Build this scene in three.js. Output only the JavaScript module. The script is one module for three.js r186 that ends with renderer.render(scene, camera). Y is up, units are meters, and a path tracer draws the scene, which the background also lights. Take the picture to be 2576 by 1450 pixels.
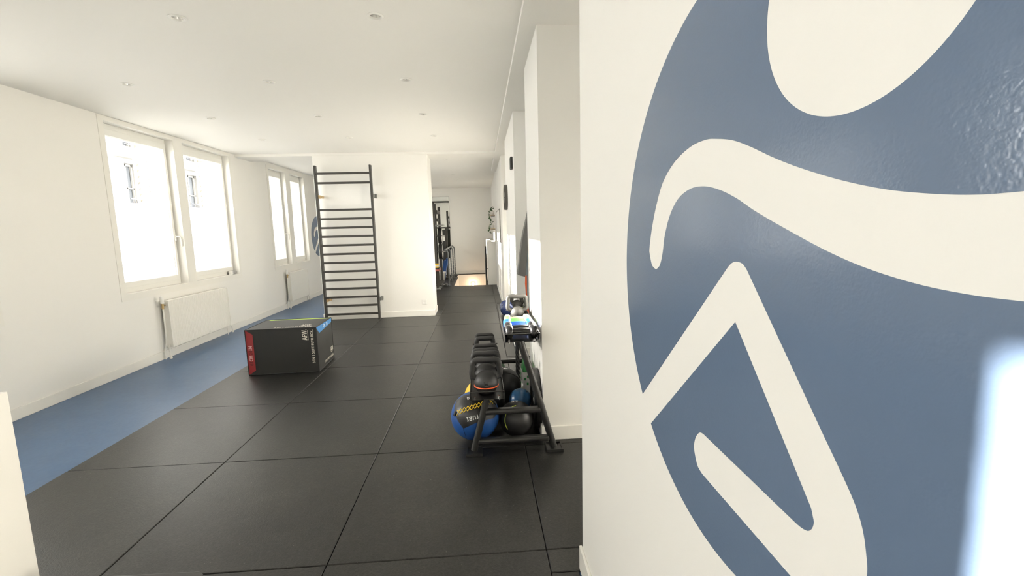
import * as THREE from 'three';
import { RoundedBoxGeometry } from 'three/addons/geometries/RoundedBoxGeometry.js';
import { TextGeometry } from 'three/addons/geometries/TextGeometry.js';
import { FontLoader } from 'three/addons/loaders/FontLoader.js';
import { mergeGeometries, mergeVertices } from 'three/addons/utils/BufferGeometryUtils.js';

// ------------------------------------------------------------------ camera, sky, sun, exposure
const scene = new THREE.Scene();
const camera = new THREE.PerspectiveCamera(64.388, 2576 / 1450, 0.05, 300);
camera.position.set(0, 1.491, 0);
camera.quaternion.setFromRotationMatrix(new THREE.Matrix4().makeBasis(
  new THREE.Vector3(0.99733576, -0.02576654, 0.06824566),
  new THREE.Vector3(0.03437045, 0.99117008, -0.12806458),
  new THREE.Vector3(-0.06434327, 0.13006902, 0.98941498)));
const renderer = new THREE.WebGLRenderer({ antialias: true });
renderer.toneMapping = THREE.LinearToneMapping;
renderer.toneMappingExposure = 1.65;
renderer.shadowMap.enabled = true;
scene.background = new THREE.Color().setRGB(8.5, 8.55, 8.45);
const sun = new THREE.DirectionalLight(new THREE.Color().setRGB(1, 0.945, 0.86), 34);
sun.position.set(-4.495 * 5, 1.22 * 5 + 1, -0.12 * 5 - 6);
sun.target.position.set(0, 1, -6);
sun.castShadow = true;
Object.assign(sun.shadow.camera, { left: -14, right: 14, top: 12, bottom: -12, near: 0.5, far: 60 });
sun.shadow.mapSize.set(2048, 2048);
scene.add(sun, sun.target);

// ------------------------------------------------------------------ helpers
const V = (x, y, z) => new THREE.Vector3(x, y, z);
let seed = 7;
const rnd = () => { seed = (seed * 1664525 + 1013904223) >>> 0; return seed / 4294967296; };
const used = new Map();
const numbered = (n) => { const k = used.get(n) ?? 0; used.set(n, k + 1); return k ? n + '_' + String(k).padStart(3, '0') : n; };
const shadows = (m) => { m.castShadow = true; m.receiveShadow = true; return m; };
function uvm(g) {                                     // uv in metres from the dominant direction of the face
  const q = g.index ? g.toNonIndexed() : g, p = q.attributes.position, n = q.attributes.normal, uv = new Float32Array(p.count * 2);
  for (let i = 0; i < p.count; i++) {
    const ax = Math.abs(n.getX(i)), ay = Math.abs(n.getY(i)), az = Math.abs(n.getZ(i));
    const [a, b] = ax >= ay && ax >= az ? [p.getZ(i), p.getY(i)] : ay >= az ? [p.getX(i), p.getZ(i)] : [p.getX(i), p.getY(i)];
    uv[2 * i] = a; uv[2 * i + 1] = b;
  }
  q.setAttribute('uv', new THREE.BufferAttribute(uv, 2));
  return q;
}
const clean = (g) => { const q = g.index ? g.toNonIndexed() : g; for (const k of Object.keys(q.attributes)) if (!['position', 'normal', 'uv'].includes(k)) q.deleteAttribute(k); q.clearGroups(); return q; };
const join = (list) => mergeGeometries(list.map(clean), false);
function mesh(name, geo, mat, parent) {
  const m = shadows(new THREE.Mesh(Array.isArray(geo) ? join(geo) : geo, mat));
  m.name = parent ? name : numbered(name);
  (parent ?? scene).add(m);
  return m;
}
function group(name, pos = [0, 0, 0]) { const g = new THREE.Group(); g.name = numbered(name); g.position.set(...pos); scene.add(g); return g; }
function tag(o, label, category, grp) { o.userData.label = label; o.userData.category = category; if (grp) o.userData.group = grp; return o; }
function structure(o, label) { o.userData.kind = 'structure'; if (label) o.userData.label = label; return o; }
const subGroup = (name, parent) => { const g = new THREE.Group(); g.name = name; parent.add(g); return g; };
const at = (g, x, y, z) => g.translate(x, y, z);
// box given by its limits
function bb(x0, x1, y0, y1, z0, z1, r = 0, s = 2) {
  const w = x1 - x0, h = y1 - y0, d = z1 - z0;
  const g = r ? new RoundedBoxGeometry(w, h, d, s, r) : new THREE.BoxGeometry(w, h, d);
  return uvm(g.translate((x0 + x1) / 2, (y0 + y1) / 2, (z0 + z1) / 2));
}
const tube = (pts, r, n = 24, rs = 10, closed = false, tension = 0.5) => new THREE.TubeGeometry(new THREE.CatmullRomCurve3(pts.map((p) => V(...p)), closed, 'catmullrom', tension), n, r, rs, closed);
function rod(a, b, r, rs = 14, r2 = r) {
  const A = V(...a), B = V(...b), d = B.clone().sub(A), g = new THREE.CylinderGeometry(r2, r, d.length(), rs);
  g.applyQuaternion(new THREE.Quaternion().setFromUnitVectors(V(0, 1, 0), d.clone().normalize()));
  return g.translate((A.x + B.x) / 2, (A.y + B.y) / 2, (A.z + B.z) / 2);
}
const lathe = (pts, seg = 40) => new THREE.LatheGeometry(pts.map((p) => new THREE.Vector2(...p)), seg);
function shape(pts, holes = []) { const s = new THREE.Shape(pts.map((p) => new THREE.Vector2(...p))); for (const h of holes) s.holes.push(new THREE.Path(h.map((p) => new THREE.Vector2(...p)))); return s; }
const rect = (a0, a1, b0, b1) => [[a0, b0], [a1, b0], [a1, b1], [a0, b1]];

// textures -----------------------------------------------------------
function noiseGrid(n, cells) {                          // tileable value noise
  const c = new Float32Array(cells * cells).map(() => rnd()), out = new Float32Array(n * n), s = (t) => t * t * (3 - 2 * t);
  for (let y = 0; y < n; y++) for (let x = 0; x < n; x++) {
    const fx = x / n * cells, fy = y / n * cells, ix = Math.floor(fx), iy = Math.floor(fy), tx = s(fx - ix), ty = s(fy - iy), g = (i, j) => c[(j % cells) * cells + (i % cells)];
    out[y * n + x] = (g(ix, iy) * (1 - tx) + g(ix + 1, iy) * tx) * (1 - ty) + (g(ix, iy + 1) * (1 - tx) + g(ix + 1, iy + 1) * tx) * ty;
  }
  return out;
}
function layered(n, list) { const out = new Float32Array(n * n); for (const [cells, w] of list) { const g = noiseGrid(n, cells); for (let i = 0; i < out.length; i++) out[i] += g[i] * w; } return out; }
function dataTex(n, fn, srgb, size) {
  const d = new Uint8Array(n * n * 4);
  for (let i = 0; i < n * n; i++) { const c = fn(i); d[4 * i] = c[0]; d[4 * i + 1] = c[1]; d[4 * i + 2] = c[2]; d[4 * i + 3] = 255; }
  const t = new THREE.DataTexture(d, n, n);
  t.wrapS = t.wrapT = THREE.RepeatWrapping; t.magFilter = THREE.LinearFilter; t.minFilter = THREE.LinearMipmapLinearFilter; t.generateMipmaps = true;
  t.repeat.set(1 / size, 1 / size); if (srgb) t.colorSpace = THREE.SRGBColorSpace; t.needsUpdate = true;
  return t;
}
const clamp255 = (v) => Math.max(0, Math.min(255, Math.round(v)));
const rubN = layered(1024, [[3, 0.2], [9, 0.2], [31, 0.15], [260, 0.3], [512, 0.45]]);
const specks = new Float32Array(1024 * 1024); for (let i = 0; i < 420; i++) { const p = Math.floor(rnd() * specks.length), b = 25 + rnd() * 110; specks[p] = b; if (rnd() > 0.6) specks[(p + 1) % specks.length] = b * 0.7; }
const rubberMap = dataTex(1024, (i) => { const v = 3 + rubN[i] * 44 + specks[i]; return [clamp255(v * 1.01), clamp255(v), clamp255(v * 0.93)]; }, true, 2.3);
const fine = layered(512, [[120, 0.5], [256, 0.5]]);
const rubberBump = dataTex(512, (i) => { const v = clamp255(fine[i] * 255); return [v, v, v]; }, false, 0.55);
const peel = layered(512, [[60, 0.65], [120, 0.35]]);
const peelBump = dataTex(512, (i) => { const v = clamp255(peel[i] * 255); return [v, v, v]; }, false, 0.42);
const glossPeel = layered(512, [[70, 0.6], [150, 0.4]]);
const glossBump = dataTex(512, (i) => { const v = clamp255(glossPeel[i] * 255); return [v, v, v]; }, false, 0.26);
const linoN = layered(512, [[4, 0.3], [17, 0.3], [90, 0.4]]);
const linoMap = dataTex(512, (i) => { const v = linoN[i] - 0.5; return [clamp255(68 + v * 16), clamp255(100 + v * 16), clamp255(138 + v * 14)]; }, true, 1.7);

// materials ----------------------------------------------------------
const rgb = (r, g, b) => new THREE.Color().setRGB(r, g, b);
const std = (color, roughness = 0.6, more = {}) => new THREE.MeshStandardMaterial({ color, roughness, ...more });
const phys = (color, roughness, more = {}) => new THREE.MeshPhysicalMaterial({ color, roughness, ...more });
const M = {
  wall: std(rgb(0.885, 0.868, 0.82), 0.62, { bumpMap: peelBump, bumpScale: 0.00007 }),
  ceiling: std(rgb(0.89, 0.873, 0.825), 0.6),
  trim: std(rgb(0.87, 0.85, 0.79), 0.4),
  pvc: std(rgb(0.86, 0.85, 0.8), 0.32),
  lino: std(0xffffff, 0.34, { map: linoMap }),
  rubber: std(0xffffff, 0.4, { map: rubberMap, bumpMap: rubberBump, bumpScale: 0.0005 }),
  rubberSide: std(rgb(0.02, 0.02, 0.019), 0.9),
  mural: phys(rgb(0.135, 0.19, 0.285), 0.15, { bumpMap: glossBump, bumpScale: 0.00016 }),
  glass: phys(rgb(1, 1, 1), 0.0, { transmission: 1, thickness: 0, ior: 1.45 }),
  film: phys(rgb(0.2, 0.2, 0.197), 0.92, { transmission: 0.92, thickness: 0 }),
  radiator: std(rgb(0.87, 0.85, 0.785), 0.35),
  brass: std(rgb(0.45, 0.33, 0.16), 0.35, { metalness: 0.8 }),
  bar: std(rgb(0.042, 0.039, 0.033), 0.42),
  rackBlack: std(rgb(0.022, 0.022, 0.021), 0.38),
  trayBlack: std(rgb(0.03, 0.029, 0.027), 0.28, { metalness: 0.3 }),
  chrome: std(rgb(0.72, 0.72, 0.7), 0.2, { metalness: 1 }),
  frameGrey: std(rgb(0.3, 0.29, 0.26), 0.5),
  railSteel: std(rgb(0.16, 0.17, 0.17), 0.4, { metalness: 0.4 }),
  greyMetal: std(rgb(0.32, 0.32, 0.31), 0.35, { metalness: 0.7 }),
  wood: std(rgb(0.62, 0.46, 0.26), 0.5),
  iron: std(rgb(0.028, 0.028, 0.028), 0.5),
  ironGrey: std(rgb(0.025, 0.024, 0.021), 0.6),
  clockRim: std(rgb(0.1, 0.094, 0.082), 0.5),
  orange: std(rgb(0.85, 0.13, 0.03), 0.45),
  yellow: std(rgb(0.8, 0.52, 0.03), 0.5),
  lime: std(rgb(0.65, 0.75, 0.05), 0.4),
  blackVinyl: phys(rgb(0.012, 0.012, 0.013), 0.22, { clearcoat: 0.5, clearcoatRoughness: 0.15 }),
  blueVinyl: phys(rgb(0.012, 0.085, 0.4), 0.32, { clearcoat: 0.4, clearcoatRoughness: 0.2 }),
  greenVinyl: phys(rgb(0.1, 0.36, 0.075), 0.36, { clearcoat: 0.4, clearcoatRoughness: 0.2 }),
  creamVinyl: phys(rgb(0.24, 0.225, 0.17), 0.4, { clearcoat: 0.3, clearcoatRoughness: 0.2 }),
  navyVinyl: phys(rgb(0.02, 0.035, 0.12), 0.25, { clearcoat: 0.5, clearcoatRoughness: 0.15 }),
  blackLeather: std(rgb(0.02, 0.02, 0.02), 0.4),
  blueLeather: std(rgb(0.012, 0.072, 0.27), 0.45),
  blueRubber: phys(rgb(0.035, 0.12, 0.26), 0.32),
  greenLeather: std(rgb(0.04, 0.28, 0.07), 0.45),
  whitePrint: std(rgb(0.75, 0.75, 0.72), 0.6),
  yellowLace: std(rgb(0.85, 0.6, 0.03), 0.5),
  mat: std(rgb(0.17, 0.168, 0.16), 0.85),
  mirror: std(rgb(0.86, 0.88, 0.86), 0.03, { metalness: 1 }),
  plasticWhite: std(rgb(0.85, 0.84, 0.8), 0.35),
  blackPlastic: std(rgb(0.03, 0.029, 0.027), 0.4),
  leaf: phys(rgb(0.05, 0.13, 0.035), 0.55, { transmission: 0.25, thickness: 0, side: THREE.DoubleSide }),
  facade: std(rgb(0.2, 0.193, 0.176), 0.85),
  stone: std(rgb(0.22, 0.213, 0.195), 0.8),
  slate: std(rgb(0.09, 0.095, 0.1), 0.5),
  shutter: std(rgb(0.3, 0.29, 0.26), 0.6),
  asphalt: std(rgb(0.13, 0.13, 0.125), 0.9),
  gridiron: std(rgb(0.04, 0.04, 0.045), 0.5),
};

// ------------------------------------------------------------------ structure
const XL = -3.97, XR = 0.395, CH = 2.796, ZB = -15.4, ZF = 6.6;
// floor: blue sheet flooring with black rubber tiles laid on it
const floor = group('floor'); structure(floor, 'black rubber tile floor with a blue strip along the windows');
const HX0 = -0.79, HX1 = 0.12, HZ0 = -15.34, HZ1 = -12.15;
{
  const s = shape(rect(-4.35, 2.0, -ZF - 0.2, 15.7), [rect(HX0, HX1, -HZ1, -HZ0)]);
  const g = new THREE.ExtrudeGeometry(s, { depth: 0.24, bevelEnabled: false }).rotateX(Math.PI / 2).scale(1, 1, -1);
  // shape (x, -z) extruded: turn so that y is up, keep the winding
  const p = g.attributes.position, idx = [];
  for (let i = 0; i < p.count; i += 3) idx.push(i, i + 2, i + 1);
  g.setIndex(idx); g.computeVertexNormals();
  const lino = uvm(g.toNonIndexed()); lino.computeVertexNormals();
  let top = -Infinity; for (let i = 0; i < p.count; i++) top = Math.max(top, p.getY(i));
  lino.translate(0, -0.012 - top, 0);
  mesh('blue_linoleum', lino, M.lino, floor);
}
function tileGeo(w, d) {                                  // 12 mm thick tile with a chamfered upper edge
  const c = 0.003, h = 0.0118, a = [[-w / 2, -d / 2], [w / 2, -d / 2], [w / 2, d / 2], [-w / 2, d / 2]], pos = [], quad = (p, q, r, s) => pos.push(...p, ...q, ...r, ...p, ...r, ...s);
  const lo = a.map(([x, z]) => [x, -h, z]), mid = a.map(([x, z]) => [x, -c, z]), up = a.map(([x, z]) => [x - Math.sign(x) * c, 0, z - Math.sign(z) * c]);
  quad(up[0], up[3], up[2], up[1]);
  for (let i = 0; i < 4; i++) { const j = (i + 1) % 4; quad(mid[i], up[i], up[j], mid[j]); quad(lo[i], mid[i], mid[j], lo[j]); }
  const g = new THREE.BufferGeometry(); g.setAttribute('position', new THREE.Float32BufferAttribute(pos, 3)); g.computeVertexNormals();
  return uvm(g);
}
{
  const xs = [-2.7315, -1.744, -0.747, 0.256, 1.25], gap = 0.0045, cache = new Map();
  const put = (x0, x1, z0, z1) => {
    if (x1 - x0 < 0.02 || z1 - z0 < 0.02) return;
    const w = x1 - x0 - gap, d = z1 - z0 - gap, key = w.toFixed(3) + '/' + d.toFixed(3) + '/' + Math.floor(rnd() * 3);
    if (!cache.has(key)) { const g = tileGeo(w, d), uv = g.attributes.uv, ox = rnd() * 2, oy = rnd() * 2; for (let i = 0; i < uv.count; i++) uv.setXY(i, uv.getX(i) + ox, uv.getY(i) + oy); cache.set(key, g); }
    const m = mesh('rubber_tile', cache.get(key), M.rubber, floor); m.position.set((x0 + x1) / 2, (rnd() - 0.5) * 0.0012, (z0 + z1) / 2);
  };
  const under = [[-2.73, 0.38, -7.976, 6.58], [-0.844, 0.38, -8.55, -7.976], [-1.743, 0.38, HZ1 + 0.002, -8.55], [-1.743, HX0 - 0.002, ZB + 0.02, HZ1], [0.38, 1.249, -3.05, -1.81]];
  for (const [a, b, c, d] of under) mesh('rubber_underlay', bb(a, b, -0.0119, -0.0114, c, d), M.rubberSide, floor);
  for (let k = -7; k < 13; k++) {
    const z1 = -(1.9453 + 1.0376 * (k - 1)), z0 = Math.max(-(1.9453 + 1.0376 * k), ZB + 0.02);
    if (z1 > 6.6 || z0 >= z1) continue;
    for (let c = 0; c < 4; c++) {
      const spans = [[z0, z1]], x0 = xs[c], x1 = xs[c + 1];
      for (const [a, b] of spans) {
        if (c === 0) { put(x0, x1, Math.max(a, -7.975), b); continue; }
        if (c === 1) { if (b < -8.55 || a > -7.97) put(x0, x1, a, b); else { put(x0, x1, Math.max(a, -7.975), b); put(x0, x1, a, Math.min(b, -8.55)); put(-0.845, x1, Math.max(a, -8.55), Math.min(b, -7.975)); } continue; }
        if (c === 2) {
          if (a > -7.97 && b > -7.97) { put(x0, x1, a, b); continue; }
          if (b <= HZ1 + 0.001) { put(x0, HX0 < x0 ? x0 : HX0, a, b); put(HX1, x1, a, b); }
          else if (a < HZ1) { put(x0, x1, HZ1, b); put(HX1, x1, a, HZ1); }
          else put(x0, x1, a, b);
          continue;
        }
        // right column: only in front of the wall and in the bays
        const walls = [[-1.8, 6.6, 0.38], [-3.05, -1.8, x1], [-3.87, -3.05, 0.38], [-5.2, -3.87, 0.6], [-6.92, -5.2, 0.38], [-8.2, -6.92, 0.6], [-12.15, -8.2, 0.38]];
        for (const [wa, wb, wx] of walls) put(x0, Math.min(x1, wx), Math.max(a, wa), Math.min(b, wb));
      }
    }
  }
}
// left wall with window openings
const LEAVES = [];                                         // [z near, z far] of every opening, by group
const groupsW = [[[0.82, -0.29], [1.94, 1.01]], [[-2.14, -2.58], [-2.815, -3.94]], [[-5.34, -6.452], [-6.635, -7.78]], [[-9.157, -9.91], [-10.132, -10.904]], [[-12.98, -13.5], [-13.7, -14.2]], [[5.7, 4.6], [4.42, 3.3]]];
groupsW[0] = [[1.88, 0.78], [0.6, -0.505]];
const OY0 = 0.865, OY1 = 2.742;
{
  const holes = groupsW.flat().map(([a, b]) => rect(b, a, OY0, OY1));
  const g = new THREE.ExtrudeGeometry(shape(rect(ZB - 0.2, ZF + 0.2, -0.25, 3.1), holes), { depth: 0.34, bevelEnabled: false });
  g.rotateY(-Math.PI / 2);                                 // (z, y) plane, thickness towards -x
  structure(mesh('wall_left', uvm(g.translate(XL, 0, 0)), M.wall), 'long cream wall with pairs of tall windows');
}
// ceiling with the holes of its downlights
const spots = [[-1.774, -3.069], [-0.595, -3.033], [-2.969, -4.324], [-1.775, -4.28], [-0.602, -4.235], [-2.962, -5.531], [-1.773, -5.489], [-0.604, -5.446], [-2.974, -6.77], [-1.776, -6.711], [-0.599, -6.65]];
const farSpots = [[-0.617, -9.1], [-0.626, -11.6], [-0.623, -12.9]];
const CH2 = 2.84;
const ring = (x, y, r, n = 28) => Array.from({ length: n }, (_, i) => [x + r * Math.cos(i / n * 2 * Math.PI), y + r * Math.sin(i / n * 2 * Math.PI)]);
function slab(name, x0, x1, z0, z1, y, list, label) {
  const g = new THREE.ExtrudeGeometry(shape(rect(x0, x1, -z1, -z0), list.map(([x, z]) => ring(x, -z, 0.036))), { depth: 0.16, bevelEnabled: false });
  g.rotateX(-Math.PI / 2);                                 // (x, -z) -> ground plane, thickness upwards
  return structure(mesh(name, uvm(g.translate(0, y, 0)), M.ceiling), label);
}
slab('ceiling', -4.3, 2.0, -8.3, ZF + 0.2, CH, spots, 'cream ceiling with rows of downlights');
slab('ceiling', -4.3, 2.0, ZB - 0.2, -8.3, CH2, farSpots, 'ceiling of the room behind the pier');
structure(mesh('trim_1', bb(XL, 0.395, 2.755, CH + 0.1, -8.53, -7.985, 0.004), M.ceiling), 'shallow ceiling beam in line with the pier');
structure(mesh('trim_2', bb(0.288, 1.98, 2.755, CH + 0.1, -10.5, ZF), M.ceiling), 'shallow beam over the right hand pillars');
// walls
structure(mesh('wall_center', bb(-2.74, -0.858, -0.012, CH + 0.05, -8.53, -7.99, 0.006), M.wall), 'broad cream pier standing between the two rooms');
{
  const bay1 = 1.9, bay = 0.62, pts = [[XR, ZF + 0.2], [XR, -1.8], [bay1, -1.8], [bay1, -3.052], [XR, -3.052], [XR, -3.87], [bay, -3.87], [bay, -5.2], [XR, -5.2], [XR, -6.92], [bay, -6.92], [bay, -8.2], [XR, -8.2], [XR, ZB - 0.2], [2.1, ZB - 0.2], [2.1, ZF + 0.2]];
  const g = new THREE.ExtrudeGeometry(shape(pts.map(([x, z]) => [x, -z])), { depth: 3.1, bevelEnabled: false });
  g.rotateX(-Math.PI / 2);
  structure(mesh('wall_right', uvm(g.translate(0, -0.2, 0)), M.wall), 'cream wall with pillars and bays, the mural at its near end');
}
structure(mesh('wall_back', bb(-4.3, 2.1, -3.2, 3.1, ZB - 0.2, ZB), M.wall), 'plain far wall beyond the stairwell');
structure(mesh('wall_front', bb(-4.3, 2.1, -0.2, 3.1, ZF, ZF + 0.2), M.wall), 'wall behind the camera');
// baseboards
const BH = 0.1, BT = 0.013;
const board = (name, ...b) => structure(mesh(name, bb(...b, 0.0035), M.trim), 'painted cream baseboard');
board('baseboard_left', XL, XL + BT, -0.012, BH - 0.012, ZB, ZF);
board('baseboard_right', XR - BT, XR, 0, BH + 0.01, -1.8 - BT, ZF);
board('baseboard_right', XR - BT, XR, 0, BH, -3.87, -3.052);
board('baseboard_right', XR - BT, 1.9, 0, BH, -3.052, -3.052 + BT);
board('baseboard_right', XR - BT, XR, 0, BH, -6.92, -5.2 + BT);
board('baseboard_right', XR - BT, 0.62, 0, BH, -5.2, -5.2 + BT);
board('baseboard_right', XR - BT, XR, 0, BH, -12.0, -8.2 + BT);
board('baseboard_right', XR - BT, 0.62, 0, BH, -8.2, -8.2 + BT);
board('baseboard_center', -2.74 - BT, -0.858 + BT, 0, BH, -7.99, -7.99 + BT);
board('baseboard_center', -0.858, -0.858 + BT, 0, BH, -8.53, -7.99);
board('baseboard_center', -2.74 - BT, -2.74, -0.012, BH, -8.53, -7.99);
board('baseboard_back', -4.0, -0.8, 0, BH, ZB, ZB + BT);
board('baseboard_back', HX0 - 0.01, 0.395, 0.0, BH, ZB, ZB + BT);

// windows -------------------------------------------------------------
const GX = -4.1;
function windowPair(n, leaves, opts = {}) {
  const w = new THREE.Group(); w.name = 'window_' + n; scene.add(w); structure(w, opts.label);
  const zn = leaves[0][0] + 0.075, zf = leaves[1][1] - 0.065;
  const tr = new THREE.ExtrudeGeometry(shape(rect(zf, zn, 0.79, CH - 0.004), leaves.map(([a, b]) => rect(b, a, OY0, OY1))), { depth: 0.006, bevelEnabled: false });
  mesh('trim_board', uvm(tr.rotateY(-Math.PI / 2).translate(XL + 0.006, 0, 0)), M.trim, w);
  leaves.forEach(([a, b], i) => {
    const sash = mesh('sash', uvm(new THREE.ExtrudeGeometry(shape(rect(b, a, OY0, OY1), [rect(b + 0.075, a - 0.075, OY0 + 0.125, OY1 - 0.135)]), { depth: 0.05, bevelEnabled: false }).rotateY(-Math.PI / 2).translate(GX + 0.03, 0, 0)), M.pvc, w);
    const bead = uvm(new THREE.ExtrudeGeometry(shape(rect(b + 0.035, a - 0.035, OY0 + 0.06, OY1 - 0.06), [rect(b + 0.068, a - 0.068, OY0 + 0.118, OY1 - 0.128)]), { depth: 0.018, bevelEnabled: true, bevelSize: 0.003, bevelThickness: 0.003, bevelSegments: 2 }).rotateY(-Math.PI / 2).translate(GX + 0.048, 0, 0));
    mesh('sash_frame', bead, M.pvc, sash);
    mesh('pane', bb(GX - 0.001, GX + 0.001, OY0 + 0.12, OY1 - 0.13, b + 0.07, a - 0.07).deleteAttribute('uv') && new THREE.PlaneGeometry(a - b - 0.14, OY1 - OY0 - 0.25).rotateY(Math.PI / 2).translate(GX, (OY0 + OY1) / 2 - 0.005, (a + b) / 2), M.glass, sash);
    mesh('frosted_film', new THREE.PlaneGeometry(a - b - 0.15, 1.9 - OY0 - 0.12).rotateY(Math.PI / 2).translate(GX + 0.003, (1.9 + OY0 + 0.12) / 2, (a + b) / 2), M.film, sash);
    const hz = i === 0 ? b + 0.045 : a - 0.045, sgn = i === 0 ? -1 : 1;
    const h = [at(new RoundedBoxGeometry(0.012, 0.07, 0.028, 2, 0.005), GX + 0.056, 1.47, hz), tube([[GX + 0.05, 1.49, hz], [GX + 0.1, 1.49, hz], [GX + 0.108, 1.488, hz + sgn * 0.012], [GX + 0.108, 1.46, hz + sgn * 0.024], [GX + 0.108, 1.36, hz + sgn * 0.026]], 0.0085, 24, 8)];
    mesh('handle', h, M.pvc, sash);
    // louvred shutter folded open outside, at the far jamb
    const sh = subGroup('shutter', w);
    const closed = opts.closed === i, H = OY1 - OY0, W = closed ? a - b : 0.2;
    const frame = [bb(0, W, 0, 0.07, -0.018, 0.018), bb(0, W, H - 0.07, H, -0.018, 0.018), bb(0, W, H * 0.42, H * 0.42 + 0.06, -0.018, 0.018), bb(0, 0.035, 0, H, -0.018, 0.018), bb(W - 0.035, W, 0, H, -0.018, 0.018)];
    mesh('shutter_frame', frame, M.shutter, sh);
    const slat = uvm(new THREE.BoxGeometry(W - 0.07, 0.075, 0.012).rotateX(0.7));
    const per = closed ? 0.052 : 0.076;
    for (let y = 0.1; y < H - 0.08; y += per) { if (Math.abs(y - H * 0.42 - 0.03) < 0.05) continue; const m = mesh('slat', slat, M.shutter, sh); m.position.set(W / 2, y, 0); }
    if (closed) { sh.position.set(-4.29, OY0, b); sh.rotation.y = -Math.PI / 2; } else { sh.position.set(-4.25, OY0, b + 0.03); sh.rotation.y = Math.PI + 0.08; }
  });
  return w;
}
windowPair(1, groupsW[2], { label: 'nearer pair of tall white windows, lower halves frosted' });
windowPair(2, groupsW[3], { label: 'farther pair of narrow white windows beyond the pier' });
windowPair(3, groupsW[1], { label: 'pair of tall white windows left of the frame' });
windowPair(4, groupsW[0], { label: 'pair of tall white windows behind the camera' });
windowPair(6, groupsW[5], { label: 'unseen pair of tall windows added behind the camera for more light' });  // unseen pair, added to brighten the mural wall and near ceiling
windowPair(5, groupsW[4], { label: 'unseen pair of narrow windows behind the pier, added to light the far room' });  // hidden pair, added and sized to set the far room brightness

// outside --------------------------------------------------------------
{
  const st = mesh('street', bb(-60, -4.5, -4.3, -4.1, -80, 40), M.asphalt); structure(st, 'street outside');
  const b = group('apartment_building', [-13.5, -4.1, -18.55]); tag(b, 'pale stone apartment building across the street, seen through the windows', 'building');
  const holes = [], cols = [[-1.1, -0.38], [-5.1, -4.15], [-7.9, -6.9], [-10.7, -9.7], [-13.5, -12.5]], rows = [-0.05, 2.95, 5.95, 8.8, 11.6];
  for (const [a, c] of cols) for (const y of rows) holes.push(rect(a, c, y + 0.3, y + 2.5));
  const g = new THREE.ExtrudeGeometry(shape(rect(-16, 0, 0, 15), holes), { depth: 0.35, bevelEnabled: false }).rotateY(-Math.PI / 2);
  mesh('facade_wall', uvm(g), M.facade, b);
  mesh('body', bb(-9, -0.5, 0, 15, -16, -0.02), M.facade, b);
  for (const y of [2.65, 5.65, 8.62, 11.35, 14.4]) mesh('cornice', bb(-0.02, 0.28, y, y + 0.22, -16.1, 0.15, 0.03), M.stone, b);
  for (const [a, c] of cols) for (const y of rows) {
    const w = mesh('window', [bb(-0.3, -0.24, y + 0.3, y + 2.5, a, a + 0.06), bb(-0.3, -0.24, y + 0.3, y + 2.5, c - 0.06, c), bb(-0.3, -0.24, y + 0.3, y + 0.37, a, c), bb(-0.3, -0.24, y + 1.55, y + 1.6, a, c), bb(-0.3, -0.24, y + 2.43, y + 2.5, a, c), bb(-0.3, -0.24, y + 0.3, y + 2.5, (a + c) / 2 - 0.03, (a + c) / 2 + 0.03)], M.stone, b);
    mesh('pane', bb(-0.34, -0.32, y + 0.3, y + 2.5, a, c), M.slate, w);
    const bars = [bb(0.1, 0.13, y + 1.12, y + 1.16, a - 0.05, c + 0.05), bb(0.1, 0.13, y + 0.34, y + 0.37, a - 0.05, c + 0.05)];
    for (let z = a; z <= c; z += 0.11) bars.push(bb(0.108, 0.122, y + 0.34, y + 1.14, z - 0.008, z + 0.008));
    mesh('balcony_rail', bars, M.gridiron, b);
  }
}

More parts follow.
